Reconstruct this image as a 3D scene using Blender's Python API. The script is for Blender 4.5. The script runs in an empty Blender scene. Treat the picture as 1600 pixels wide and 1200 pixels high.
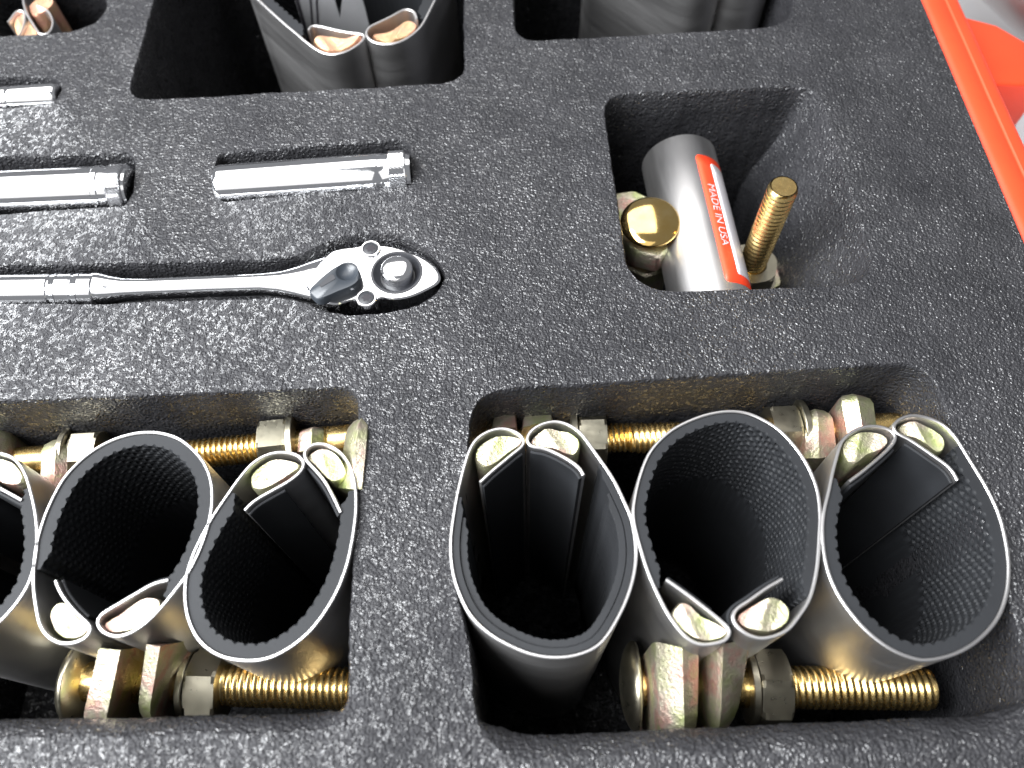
import bpy, bmesh, math, random
import numpy as np
from mathutils import Vector, Matrix, noise as mnoise
from mathutils.geometry import tessellate_polygon

random.seed(7); rng = np.random.default_rng(7)
S = 0.001                                   # everything below is written in millimetres
scn = bpy.context.scene
col = scn.collection

# ------------------------------------------------------------------ camera
FPX, TH, RO, DIST = 1244.0, math.radians(61.9), math.radians(2.3), 197.0
_f = np.array([0, math.cos(TH), -math.sin(TH)])
_u0 = np.array([0, math.sin(TH), math.cos(TH)])
_r = math.cos(RO) * np.array([1., 0, 0]) - math.sin(RO) * _u0
_u = math.sin(RO) * np.array([1., 0, 0]) + math.cos(RO) * _u0
CAM = -DIST * _f
cam_d = bpy.data.cameras.new('camera'); cam = bpy.data.objects.new('camera', cam_d); col.objects.link(cam)
M = Matrix(((_r[0], _u[0], -_f[0], CAM[0] * S), (_r[1], _u[1], -_f[1], CAM[1] * S),
            (_r[2], _u[2], -_f[2], CAM[2] * S), (0, 0, 0, 1)))
cam.matrix_world = M
cam_d.sensor_width = 36; cam_d.lens = 36 * FPX / 1600
cam_d.clip_start = 0.005; cam_d.clip_end = 50
cam_d.dof.use_dof = True; cam_d.dof.focus_distance = 0.205; cam_d.dof.aperture_fstop = 11
scn.camera = cam

# ------------------------------------------------------------------ light
world = bpy.data.worlds.new('World'); scn.world = world; world.use_nodes = True
bg = world.node_tree.nodes['Background']
bg.inputs['Color'].default_value = (0.93, 0.95, 1.0, 1); bg.inputs['Strength'].default_value = 0.28

def area(name, loc, target, sx, sy, power, colr):
    d = bpy.data.lights.new(name, 'AREA'); d.shape = 'RECTANGLE'; d.size = sx; d.size_y = sy
    d.energy = power; d.color = colr
    o = bpy.data.objects.new(name, d); col.objects.link(o); o.location = loc
    o.rotation_euler = (Vector(target) - Vector(loc)).to_track_quat('-Z', 'Y').to_euler()
    return o
area('window_left', (-0.52, -0.12, 0.56), (-0.05, 0, 0), 0.6, 0.8, 34.0, (0.95, 0.975, 1.0))
area('ceiling_lamp_back', (-0.42, 0.62, 1.05), (-0.42, 0.3, 0), 1.3, 0.9, 13.0, (1.0, 0.98, 0.96))

area('chrome_fill_front', (-0.40, -0.72, 0.95), (-0.1, 0, 0), 1.1, 1.1, 4.0, (1.0, 0.98, 0.96))  # added fill panel, only there to whiten the reflections in the chrome

scn.view_settings.view_transform = 'Standard'; scn.view_settings.look = 'None'
scn.view_settings.exposure = 0.0; scn.view_settings.gamma = 1.0
scn.view_settings.use_curve_mapping = False
scn.cycles.caustics_reflective = False; scn.cycles.caustics_refractive = False
scn.cycles.max_bounces = 6

# ------------------------------------------------------------------ helpers
def at(px, py, z=0.0):
    """point of the place (mm) seen at a spot of the photograph, on the level z above the foam"""
    d = (px - 800) / FPX * _r - (py - 600) / FPX * _u + _f
    return CAM + d * (z - CAM[2]) / d[2]

def mesh(name, verts, faces, mat=None, parent=None, smooth=True, kind=None):
    off = np.array(parent['_o']) if parent is not None and '_o' in parent else np.zeros(3)
    v = (np.asarray(verts, float).reshape(-1, 3) - off) * S
    me = bpy.data.meshes.new(name)
    me.from_pydata(v.tolist(), [], [tuple(int(i) for i in f) for f in faces])
    bm = bmesh.new(); bm.from_mesh(me)
    bmesh.ops.recalc_face_normals(bm, faces=bm.faces)
    bm.to_mesh(me); bm.free()
    if smooth is True:
        me.polygons.foreach_set('use_smooth', [True] * len(me.polygons))
    o = bpy.data.objects.new(name, me); col.objects.link(o)
    if mat is not None: me.materials.append(MAT[mat])
    if parent is not None:
        o.parent = parent; o['_o'] = [float(x) for x in off]
    if kind: o['kind'] = kind
    return o

def sharp(o, deg=35):
    me = o.data
    bm = bmesh.new(); bm.from_mesh(me)
    for e in bm.edges:
        e.smooth = not (len(e.link_faces) == 2 and e.calc_face_angle(0) > math.radians(deg))
    bm.to_mesh(me); bm.free()
    return o

def flat_top(o):
    for p in o.data.polygons:
        if p.normal.z > .985: p.use_smooth = False
    return o

def bevel(o, w, seg=2, ang=30):
    m = o.modifiers.new('bevel', 'BEVEL'); m.width = w * S; m.segments = seg
    m.limit_method = 'ANGLE'; m.angle_limit = math.radians(ang); m.harden_normals = False
    return o

def thing(name, label, cat, loc, group=None):
    o = bpy.data.objects.new(name, None); col.objects.link(o)
    o.location = [c * S for c in loc]; o['_o'] = [float(c) for c in loc]
    o['label'] = label; o['category'] = cat; o.empty_display_size = 0.01
    if group: o['group'] = group
    return o

def tag(o, label, cat, group=None):
    o['label'] = label; o['category'] = cat
    if group: o['group'] = group
    return o

def catmull(P, step=0.8, closed=False):
    P = np.asarray(P, float); n = len(P); out = []; idx = []
    rngi = range(n if closed else n - 1)
    for i in rngi:
        p1, p2 = P[i], P[(i + 1) % n]
        p0 = P[(i - 1) % n] if closed or i > 0 else 2 * p1 - p2
        p3 = P[(i + 2) % n] if closed or i + 2 < n else 2 * p2 - p1
        k = max(2, int(np.linalg.norm(p2 - p1) / step))
        for j in range(k):
            t = j / k
            out.append(.5 * (2 * p1 + (p2 - p0) * t + (2 * p0 - 5 * p1 + 4 * p2 - p3) * t * t + (3 * p1 - p0 - 3 * p2 + p3) * t ** 3))
            idx.append(i + t)
    if not closed: out.append(P[-1]); idx.append(n - 1)
    return np.array(out), np.array(idx)

def normals2(P, closed=False):
    if closed: T = np.roll(P, -1, 0) - np.roll(P, 1, 0)
    else: T = np.gradient(P, axis=0)
    T = T / np.maximum(np.linalg.norm(T, axis=1, keepdims=True), 1e-9)
    return np.stack([T[:, 1], -T[:, 0]], 1)

def smooth2(P, it):
    for _ in range(it):
        Q = P.copy(); Q[1:-1] = .25 * P[:-2] + .5 * P[1:-1] + .25 * P[2:]; P = Q
    return P

def grid_faces(rows, colsn, wrap_c=False, wrap_r=False):
    F = []
    for r_ in range(rows if wrap_r else rows - 1):
        a = r_ * colsn; b = ((r_ + 1) % rows) * colsn
        for c in range(colsn if wrap_c else colsn - 1):
            d = (c + 1) % colsn
            F.append((a + c, a + d, b + d, b + c))
    return F

def frame(axis):
    a = Vector(axis).normalized()
    h = Vector((0, 0, 1)) if abs(a.z) < .9 else Vector((0, 1, 0))
    e1 = a.cross(h).normalized(); e2 = a.cross(e1).normalized()
    return np.array(a), np.array(e1), np.array(e2)

def lathe(p0, axis, prof, seg=48, phase=0.0, rfun=None, caps=True):
    """prof: (distance along axis, radius)"""
    a, e1, e2 = frame(axis); p0 = np.array(p0, float); V = []
    for i, (t, r_) in enumerate(prof):
        for k in range(seg):
            th = phase + 2 * math.pi * k / seg
            rr = r_ if rfun is None else rfun(i, k, r_)
            V.append(p0 + a * t + rr * (math.cos(th) * e1 + math.sin(th) * e2))
    F = grid_faces(len(prof), seg, wrap_c=True)
    if caps:
        F.append(tuple(range(seg))[::-1]); F.append(tuple(range((len(prof) - 1) * seg, len(prof) * seg)))
    return V, F

def join(*vf):
    V, F = [], []
    for v, f in vf:
        k = len(V); V += list(v); F += [tuple(i + k for i in q) for q in f]
    return V, F

def poly_tris(loops):
    """triangulate a 2D polygon with holes; loops: list of lists of (x, y)"""
    t = tessellate_polygon([[Vector((p[0], p[1], 0)) for p in L] for L in loops])
    return [tuple(q) for q in t]

def round_poly(P, rad, n=7):
    P = [np.array(p[:2], float) for p in P]; out = []; m = len(P)
    rads = rad if hasattr(rad, '__len__') else [rad] * m
    for i in range(m):
        a, b, c = P[i - 1], P[i], P[(i + 1) % m]
        u, v = (a - b) / np.linalg.norm(a - b), (c - b) / np.linalg.norm(c - b)
        ang = math.acos(max(-1, min(1, u @ v))); d = rads[i] / math.tan(ang / 2)
        d = min(d, .48 * np.linalg.norm(a - b), .48 * np.linalg.norm(c - b))
        s, e = b + u * d, b + v * d
        for k in range(n + 1):
            t = k / n
            out.append((1 - t) ** 2 * s + 2 * t * (1 - t) * b + t * t * e)
    return np.array(out)

def resample(P, step):
    P = np.vstack([P, P[:1]]); d = np.linalg.norm(np.diff(P, axis=0), axis=1); s = np.concatenate([[0], np.cumsum(d)])
    n = int(s[-1] / step); q = np.linspace(0, s[-1], n, endpoint=False)
    return np.stack([np.interp(q, s, P[:, 0]), np.interp(q, s, P[:, 1])], 1)

def ccw(P):
    x, y = P[:, 0], P[:, 1]
    return P if np.sum(x * np.roll(y, -1) - np.roll(x, -1) * y) > 0 else P[::-1].copy()

# ------------------------------------------------------------------ materials
MAT = {}
def new_mat(name):
    m = bpy.data.materials.new(name); m.use_nodes = True; MAT[name] = m
    nt = m.node_tree; b = nt.nodes['Principled BSDF']
    tc = nt.nodes.new('ShaderNodeTexCoord')
    return m, nt, b, tc
def node(nt, typ, **kw):
    n = nt.nodes.new(typ)
    for k, v in kw.items(): setattr(n, k, v)
    return n
def noise(nt, tc, scale, detail=3, rough=.55, out='Object', mapping=None):
    n = node(nt, 'ShaderNodeTexNoise'); n.inputs['Scale'].default_value = scale
    n.inputs['Detail'].default_value = detail; n.inputs['Roughness'].default_value = rough
    if mapping:
        mp = node(nt, 'ShaderNodeMapping'); mp.inputs['Scale'].default_value = mapping
        nt.links.new(tc.outputs[out], mp.inputs['Vector']); nt.links.new(mp.outputs['Vector'], n.inputs['Vector'])
    else: nt.links.new(tc.outputs[out], n.inputs['Vector'])
    return n
def ramp(nt, src, stops):
    r_ = node(nt, 'ShaderNodeValToRGB'); e = r_.color_ramp.elements
    e[0].position, e[0].color = stops[0][0], (*stops[0][1], 1)
    e[1].position, e[1].color = stops[-1][0], (*stops[-1][1], 1)
    for p, c in stops[1:-1]:
        k = e.new(p); k.color = (*c, 1)
    nt.links.new(src, r_.inputs['Fac']); return r_
def bump(nt, b, h, strength, dist, prev=None):
    n = node(nt, 'ShaderNodeBump'); n.inputs['Strength'].default_value = strength
    n.inputs['Distance'].default_value = dist * S
    nt.links.new(h, n.inputs['Height'])
    if prev is not None: nt.links.new(prev.outputs['Normal'], n.inputs['Normal'])
    nt.links.new(n.outputs['Normal'], b.inputs['Normal']); return n

def mk_foam():
    m, nt, b, tc = new_mat('black_foam')
    n0 = noise(nt, tc, 130, 1, .5)
    n1 = noise(nt, tc, 420, 2, .5)
    n2 = noise(nt, tc, 1350, 1, .6)
    v = node(nt, 'ShaderNodeTexVoronoi', feature='F1'); v.inputs['Scale'].default_value = 1000
    nt.links.new(tc.outputs['Object'], v.inputs['Vector'])
    sep = node(nt, 'ShaderNodeSeparateColor'); nt.links.new(v.outputs['Color'], sep.inputs['Color'])
    b0 = bump(nt, b, n0.outputs['Fac'], .3, 1.2)
    b1 = bump(nt, b, n1.outputs['Fac'], .6, .7, b0)
    b3 = bump(nt, b, n2.outputs['Fac'], 1.0, .75, b1)
    big = noise(nt, tc, 60, 3)
    c = ramp(nt, big.outputs['Fac'], [(.3, (.017, .017, .019)), (.7, (.027, .0268, .0295))])
    nt.links.new(c.outputs['Color'], b.inputs['Base Color'])
    rr = ramp(nt, sep.outputs['Red'], [(.54, (.5,) * 3), (.68, (.17,) * 3)])
    nt.links.new(rr.outputs['Color'], b.inputs['Roughness'])
    sp = ramp(nt, sep.outputs['Red'], [(.54, (.36,) * 3), (.70, (1.0,) * 3)])
    wear = noise(nt, tc, 24, 3, .6)                        # skin of the foam is glossier in some patches than in others
    wr = ramp(nt, wear.outputs['Fac'], [(.34, (.45,) * 3), (.62, (1.0,) * 3)])
    mu = node(nt, 'ShaderNodeMixRGB'); mu.blend_type = 'MULTIPLY'; mu.inputs[0].default_value = 1
    nt.links.new(sp.outputs['Color'], mu.inputs[1]); nt.links.new(wr.outputs['Color'], mu.inputs[2])
    nt.links.new(mu.outputs[0], b.inputs['Specular IOR Level'])
mk_foam()

def metal(name, c0, c1, rough, nscale=60, bscale=0, bstr=0, bdist=.1, mapping=None, r2=None):
    m, nt, b, tc = new_mat(name)
    n = noise(nt, tc, nscale, 4)
    c = ramp(nt, n.outputs['Fac'], [(.3, c0), (.7, c1)]); nt.links.new(c.outputs['Color'], b.inputs['Base Color'])
    b.inputs['Metallic'].default_value = 1
    n2 = noise(nt, tc, nscale * 5, 3, .6, mapping=mapping)
    r_ = ramp(nt, n2.outputs['Fac'], [(.3, (rough * .9,) * 3), (.7, ((r2 or rough * 1.12),) * 3)])
    nt.links.new(r_.outputs['Color'], b.inputs['Roughness'])
    if bscale:
        h = noise(nt, tc, bscale, 3, .6, mapping=mapping); bump(nt, b, h.outputs['Fac'], bstr, bdist)
    return m, nt, b, tc
metal('stainless', (.52, .51, .51), (.60, .59, .585), .40, 45, 2600, .3, .06, mapping=(.08, .08, 1))
metal('chrome', (.84, .85, .87), (.9, .9, .91), .09, 30, 120, .04, .05)
metal('bolt_gold', (.78, .53, .20), (.86, .64, .28), .26, 160)
metal('brass_bright', (.74, .50, .17), (.82, .60, .26), .1, 200, 260, .12, .12)
metal('steel_nut', (.46, .43, .33), (.56, .51, .39), .3, 120, 900, .05, .05)

def mk_cast(name, stops):
    m, nt, b, tc = new_mat(name)
    n = noise(nt, tc, 110, 4, .6)
    c = ramp(nt, n.outputs['Fac'], stops)
    nt.links.new(c.outputs['Color'], b.inputs['Base Color'])
    b.inputs['Metallic'].default_value = .9; b.inputs['Roughness'].default_value = .38
    h = noise(nt, tc, 1000, 4, .7); bump(nt, b, h.outputs['Fac'], .75, .5)
mk_cast('cast_zinc', [(.30, (.44, .50, .20)), (.42, (.55, .54, .34)), (.52, (.60, .53, .42)), (.62, (.64, .38, .32)), (.74, (.45, .50, .24))])
mk_cast('cast_rosy', [(.3, (.78, .56, .30)), (.48, (.82, .48, .30)), (.62, (.80, .40, .30)), (.75, (.74, .58, .32))])

def plain(name, c, rough, spec=.5, bscale=0, bstr=0, bdist=.1, var=.15, nscale=80):
    m, nt, b, tc = new_mat(name)
    n = noise(nt, tc, nscale, 4)
    r_ = ramp(nt, n.outputs['Fac'], [(.3, tuple(x * (1 - var) for x in c)), (.7, tuple(min(1, x * (1 + var)) for x in c))])
    nt.links.new(r_.outputs['Color'], b.inputs['Base Color'])
    b.inputs['Roughness'].default_value = rough; b.inputs['Specular IOR Level'].default_value = spec
    if bscale:
        h = noise(nt, tc, bscale, 3); bump(nt, b, h.outputs['Fac'], bstr, bdist)
    return m
plain('rubber', (.0115, .0125, .0145), .68, .33, 900, .3, .12)
plain('red_plastic', (.84, .058, .016), .4, .5, 260, .2, .25, .07, 60)
plain('label_red', (.85, .06, .02), .4, .4, 0, 0, 0, .03)
plain('label_white', (.55, .53, .55), .4, .4, 0, 0, 0, .04)
plain('lever_grey', (.026, .031, .038), .34, .5, 800, .15, .08, .1)
plain('dark_steel', (.02, .021, .025), .4, .5)
plain('bench_white', (.62, .62, .63), .5, .4, 200, .1, .3, .08, 8)
plain('grey_plate', (.20, .20, .205), .42, .4, 300, .1, .1, .12)
plain('print_black', (.02, .018, .022), .5, .3)

# ------------------------------------------------------------------ the foam with its pockets
def line_y(p, q):
    p, q = at(*p), at(*q)
    k = (q[1] - p[1]) / (q[0] - p[0])
    return lambda x: p[1] + k * (x - p[0])

def pocket(P, rad, depth, lip=0.0, bulges=(), lean=0.0):
    return dict(P=P, rad=rad, depth=depth, lip=lip, bulges=bulges, lean=lean)
def pxs(L, z=0): return [at(x, y, z)[:2] for x, y in L]

t1, b1 = line_y((775, 607), (1415, 566)), line_y((821, 1188), (1400, 1162))
t2, b2 = line_y((0, 626), (480, 606)), line_y((0, 1154), (437, 1145))
t3b = line_y((240, 156), (690, 131))
t4b = line_y((865, 63), (1180, 45))
t5, b5 = line_y((985, 145), (1240, 134)), line_y((1030, 457), (1230, 450))
POCKETS = [
    pocket([(-10.4, b1(-10.4)), (105, b1(105)), (104, t1(104)), (-10.6, t1(-10.6))], [13, 12, 9, 10], 120, 4.2,
           [(at(704, 850, 2)[1], at(704, 850, 2)[0] - .6, -1, 17)]),
    pocket([(-175, b2(-175)), (-36, b2(-36)), (-37.5, t2(-37.5)), (-175, t2(-175))], [8, 7, 6, 8], 120, 3.4),
    pocket([(-116, t3b(-116)), (-10.6, t3b(-10.6)), (-10.4, 222), (-115.6, 222)], [8, 9, 10, 10], 120),
    pocket([(5.4, t4b(5.4)), (98, t4b(98)), (99, 225), (5.4, 225)], [9, 16, 10, 10], 120),
    pocket([(31.6, b5(31.6)), (97.5, b5(97.5)), (97.4, t5(97.4)), (31.0, t5(31))], [14, 11, 9, 9], 64, lean=.34),
    pocket(pxs([(-120, 62), (0, 57), (64, 54), (112, 50), (150, 36), (168, 14), (160, -40), (120, -90), (-120, -90)]), 5, 80),
    # ratchet
    pocket(pxs([(-160, 419), (0, 414), (152, 411), (300, 407), (427, 403), (472, 397), (498, 384), (522, 371), (570, 362), (627, 366), (665, 383), (690, 410),
                (697, 432), (684, 458), (655, 478), (600, 489), (545, 494), (512, 489), (478, 474), (440, 466), (300, 470), (160, 475), (0, 474), (-160, 480)]), 2.2, 16),
    # deep socket, long socket, small tool
    pocket(pxs([(335, 262), (341, 241), (390, 234), (532, 223), (626, 217), (641, 226), (646, 290), (500, 301), (350, 316), (338, 306)]), 1.6, 16),
    pocket(pxs([(-160, 250), (0, 243), (150, 239), (204, 237), (213, 250), (209, 300), (196, 322), (0, 335), (-160, 344)]), 1.6, 16),
    pocket(pxs([(-120, 116), (17, 116), (90, 121), (98, 140), (84, 160), (40, 167), (-120, 180)]), 1.2, 12),
]
X0, X1, Y0, Y1 = -215.0, 139.2, -140.0, 250.0

def build_foam():
    V, Fc, loops2d, loop_idx = [], [], [], []
    outer = resample(round_poly([(X0, Y0), (X1, Y0), (X1, Y1), (X0, Y1)], 6), 6.0)
    loops = []
    for k, pk in enumerate(POCKETS):
        P = ccw(resample(round_poly(pk['P'], pk['rad']), 1.4))
        N = normals2(P, True)                    # outward for ccw
        for i, p in enumerate(P):                # hand cut edge: a little waviness and ragged cells
            w = .35 * mnoise.noise(Vector((p[0] * .08, p[1] * .08, k))) + .3 * mnoise.noise(Vector((p[0] * .9, p[1] * .9, k + 9)))
            P[i] = p + N[i] * w
        for (yc, xt, sgn, wid) in pk['bulges']:
            for i, p in enumerate(P):
                if sgn < 0 and p[0] < -4:
                    g = math.exp(-((p[1] - yc) / wid) ** 2)
                    P[i, 0] = p[0] + (xt - p[0]) * g
        N = normals2(P, True)
        rows = []
        yb = P[:, 1].min(); 
        lipw = np.clip((-N[:, 1] - .25) / .6, 0, 1) * pk['lip']
        for (s, zz, zl) in ((0, 0, 0), (.25, -.12, -.5), (.6, -.55, -1.8), (1, -1.1, -4.2)):
            ins = .5 * s + lipw * s
            z = np.where(lipw > 0, zz + (zl - zz) * lipw / max(pk['lip'], 1e-6), zz)
            rows.append(np.column_stack([P - N * ins[:, None], z]))
        nw = max(3, int(pk['depth'] / 8))
        for j in range(1, nw + 1):
            r_ = rows[3].copy(); r_[:, 2] = r_[:, 2] + (-pk['depth'] - r_[:, 2]) * j / nw
            if pk['lean']:
                r_[:, 0] -= pk['lean'] * np.clip((N[:, 0] - .2) / .6, 0, 1) * np.minimum(-r_[:, 2], 38)
            if j < nw:
                for i in range(len(r_)):
                    r_[i, :2] += N[i] * .5 * mnoise.noise(Vector((r_[i, 0] * .09, r_[i, 1] * .09, r_[i, 2] * .09)))
            rows.append(r_)
        loops.append((P, rows))
    flat = [list(map(tuple, outer))] + [list(map(tuple, P[::-1])) for P, _ in loops]
    tri = poly_tris(flat)
    base = 0; start = []
    for L in flat:
        start.append(base); base += len(L)
        V += [(x, y, 0) for x, y in L]
    Fc += tri
    flat_n = len(Fc)
    for (P, rows), st in zip(loops, start[1:]):
        n = len(P)
        prev = [st + (n - 1 - i) for i in range(n)]
        for r_ in rows[1:]:
            cur = list(range(len(V), len(V) + n)); V += [tuple(q) for q in r_]
            for i in range(n):
                j = (i + 1) % n
                Fc.append((prev[i], prev[j], cur[j], cur[i]))
            prev = cur
        Fc.append(tuple(prev))
    # outer skirt
    n = len(outer); cur = list(range(len(V), len(V) + n)); V += [(x, y, -122) for x, y in outer]
    for i in range(n):
        j = (i + 1) % n; Fc.append((i, cur[i], cur[j], j))
    o = mesh('foam_insert', V, Fc, 'black_foam', None, smooth=False)
    sm = [False] * len(o.data.polygons)
    for i in range(flat_n, len(sm)): sm[i] = True
    o.data.polygons.foreach_set('use_smooth', sm)
    o['kind'] = 'structure'
    sharp(o, 50)
    return o
build_foam()

# bench under the case
def box(x0, x1, y0, y1, z0, z1):
    V = [(x, y, z) for z in (z0, z1) for y in (y0, y1) for x in (x0, x1)]
    return V, [(0, 1, 3, 2), (4, 6, 7, 5), (0, 4, 5, 1), (2, 3, 7, 6), (0, 2, 6, 4), (1, 5, 7, 3)]
v, f = box(-600, 900, -500, 1100, -134, -124)
bench = mesh('bench_top', v, f, 'bench_white', None, smooth=False); bench['kind'] = 'structure'

# ------------------------------------------------------------------ the red case
case = thing('tool_case', 'red plastic case with an orange lit rim running along the foam', 'case', (146, 60, -123.5))
def sweep_y(prof, y0, y1, n=24):
    V = []
    for j in range(n):
        y = y0 + (y1 - y0) * j / (n - 1)
        w = .35 * mnoise.noise(Vector((y * .02, 3.3, 0)))
        V += [(x + w, y, z) for x, z in prof]
    return V, grid_faces(n, len(prof), wrap_c=True) + [tuple(range(len(prof)))[::-1], tuple(range((n - 1) * len(prof), n * len(prof)))]
prof = [(139.6, -6), (139.6, -2.2), (139.9, -1.3), (140.7, -.7), (142.0, -.4), (146.6, -.2), (147.0, -.5), (147.5, -.5), (147.9, -.2), (150.6, -.4), (151.8, -.9), (152.5, -1.6), (152.8, -2.4), (153.6, -3), (153.6, -6)]
v, f = sweep_y(prof, -150, 250); sharp(mesh('rim', v, f, 'red_plastic', case), 40)
v, f = sweep_y([(141.5, -6), (151.5, -6), (152.5, -40), (151.5, -123.5), (141.5, -123.5)], -150, 250)
sharp(mesh('side_wall', v, f, 'red_plastic', case), 40)
# latch bracket that stands out from the side
lp = [at(1512, 14, -10), at(1560, 34, -10), at(1640, 76, -10), at(1640, 130, -10), at(1566, 129, -10)]
lp = [(152.7, lp[0][1]), tuple(lp[1][:2]), tuple(lp[2][:2]), (lp[3][0], at(1600, 128, -10)[1]), (152.7, at(1566, 128, -10)[1])]
n = len(lp); v = [(x, y, -10 - .06 * (x - 152)) for x, y in lp] + [(x, y, -38) for x, y in lp]
f = [tuple(range(n)), tuple(range(n, 2 * n))[::-1]] + [(i, (i + 1) % n, n + (i + 1) % n, n + i) for i in range(n)]
bevel(mesh('latch_bracket', v, f, 'red_plastic', case, smooth=True), 1.2, 3)

# pale metal tube lying outside the case, top corner
pt = at(1585, 18, -60)
v, f = lathe((pt[0] - 4, pt[1] + 90, -66), (.35, -1, 0), [(0, 14), (0, 16), (100, 16), (101, 15.5), (101, 14), (0, 14)], 48, caps=False)
tag(mesh('metal_tube', v, f, 'stainless'), 'pale grey metal tube lying beyond the red rim in the top corner', 'tube')

# ------------------------------------------------------------------ repair clamps
def strip(P, t, z0, z1, rows=6):
    """a bent steel strip standing on edge: centre line P, thickness t"""
    N = normals2(P); V = []; n = len(P)
    c = t * .28
    sec = [(t / 2 - c, z1), (t / 2, z1 - c)] + [(t / 2, z1 + (z0 - z1) * k / rows) for k in range(1, rows)] + [(t / 2, z0), (-t / 2, z0)] + \
          [(-t / 2, z0 + (z1 - z0) * k / rows) for k in range(1, rows)] + [(-t / 2, z1 - c), (-t / 2 + c, z1)]
    for i in range(n):
        for d, z in sec: V.append((P[i, 0] + N[i, 0] * d, P[i, 1] + N[i, 1] * d, z))
    m = len(sec)
    return V, grid_faces(n, m, wrap_c=True) + [tuple(range(m)), tuple(range((n - 1) * m, n * m))[::-1]]

def gasket_mesh(P, centre, gap, T, z1, L, pitch=2.9, dep=1.2):
    """rubber sheet along P, on the side of centre, with rows of small moulded pits on its inner face"""
    d = np.linalg.norm(np.diff(P, axis=0), axis=1); s = np.concatenate([[0], np.cumsum(d)])
    n = int(s[-1] / .46); q = np.linspace(0, s[-1], n)
    P = np.stack([np.interp(q, s, P[:, 0]), np.interp(q, s, P[:, 1])], 1)
    P = smooth2(P, 12)
    N = normals2(P)
    sg = np.sign(np.sum(((centre - P) * N).sum(1))); N = N * sg
    zs = [z1] + list(np.arange(z1 - .35, z1 - 36, -.55)) + list(np.linspace(z1 - 38, z1 - L, 5))
    V = []
    out_top = P + N * gap
    for z in (z1 - L, z1): V += [(x, y, z) for x, y in out_top]
    for j, z in enumerate(zs):
        u = q / pitch; w = (z1 - z) / pitch
        a = np.cos(2 * math.pi * u) * np.cos(2 * math.pi * (w + .08))
        pit = np.clip((a - .22) / .4, 0, 1); pit = pit * pit * (3 - 2 * pit)
        if j == 0: pit = pit * .45
        taper = np.clip(np.minimum(q, s[-1] - q) / 3.0, .45, 1)
        off = gap + T * taper - dep * pit * (1 if z > z1 - 37 else 0)
        Q = P + N * off[:, None]
        V += [(x, y, z) for x, y in Q]
    F = grid_faces(2 + len(zs), n)
    F += [((1 + len(zs)) * n + i + 1, (1 + len(zs)) * n + i, i, i + 1) for i in range(n - 1)]
    col0 = [r_ * n for r_ in range(2 + len(zs))]; F.append(tuple(col0)); F.append(tuple(c + n - 1 for c in col0)[::-1])
    return V, F

def thread(p0, axis, length, r_, pitch=1.45, seg=26, dep=.62):
    a, e1, e2 = frame(axis); p0 = np.array(p0, float)
    n = (int(length / pitch) + 1) * 4; V = []
    for i in range(n + 1):
        for k in range(seg + 1):
            th = 2 * math.pi * k / seg
            t = min((i // 4 + (0, .42, .68, .76)[i % 4] + k / seg) * pitch, length)
            rr = (r_, r_, r_ - dep, r_ - dep)[i % 4]
            if t >= length - .8: rr = min(rr, r_ - dep * .6)
            V.append(p0 + a * t + rr * (math.cos(th) * e1 + math.sin(th) * e2))
    F = grid_faces(n + 1, seg + 1)
    k = len(V); V.append(p0); V.append(p0 + a * length)
    for c in range(seg):
        F.append((k, c + 1, c)); F.append((k + 1, n * (seg + 1) + c, n * (seg + 1) + c + 1))
    return V, F

def hexnut(p0, axis, h, r_, hole, phase=0.0):
    a, e1, e2 = frame(axis); p0 = np.array(p0, float); V = []; seg = 36
    def hexr(th): 
        k = math.pi / 3; return math.cos(k / 2) / math.cos(((th - phase) % k) - k / 2)
    prof = [(0, 'h'), (0, 'c'), (.09, 'x'), (.91, 'x'), (1, 'c'), (1, 'h')]
    for t, kind in prof:
        for k in range(seg):
            th = 2 * math.pi * k / seg + phase
            rh = r_ * hexr(th); rc = r_ * .9
            rr = hole if kind == 'h' else (min(rh, rc) if kind == 'c' else rh)
            tt = t * h
            V.append(p0 + a * tt + rr * (math.cos(th) * e1 + math.sin(th) * e2))
    return V, grid_faces(len(prof), seg, wrap_c=True, wrap_r=True)

def dome(p0, axis, r_, h):
    prof = [(-1.0, r_ * .45), (0, r_ * .97), (.5, r_)] + [(.5 + h * math.sin(t), r_ * math.cos(t)) for t in np.linspace(.12, 1.5, 9)]
    return lathe(p0, axis, prof, 40)

def insert_mesh(pl, ridge, ztop, L, bump_h=1.3):
    """end of the casting inside a loop: a lens shaped pin with a ridge across its end"""
    P = np.array([at(x, y, ztop)[:2] for x, y in pl])
    P, _ = catmull(P, .7, True)
    a, b = at(*ridge[0], ztop)[:2], at(*ridge[1], ztop)[:2]
    d = (b - a) / np.linalg.norm(b - a); nn = np.array([-d[1], d[0]])
    mid = (a + b) / 2; c = P.mean(0)
    V = []; ns = [1.0, .93, .82, .7, .58, .46, .34, .22, .1]
    n = len(P)
    V += [(x, y, ztop - L) for x, y in P]
    for s in ns:
        Q = c + (P - c) * s
        h = (Q - mid) @ nn
        z = ztop - (.7 if s == 1 else .1 if s == .9 else 0) + bump_h * .35 - .34 * np.clip(np.abs(h + .9) - .0, 0, 2.6) + np.where(h > .1, .16 * h, 0)
        V += [(q[0], q[1], zz) for q, zz in zip(Q, z)]
    F = grid_faces(len(ns) + 1, n, wrap_c=True); F.append(tuple(range(len(ns) * n, (len(ns) + 1) * n))); F.append(tuple(range(n))[::-1])
    return V, F

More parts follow.
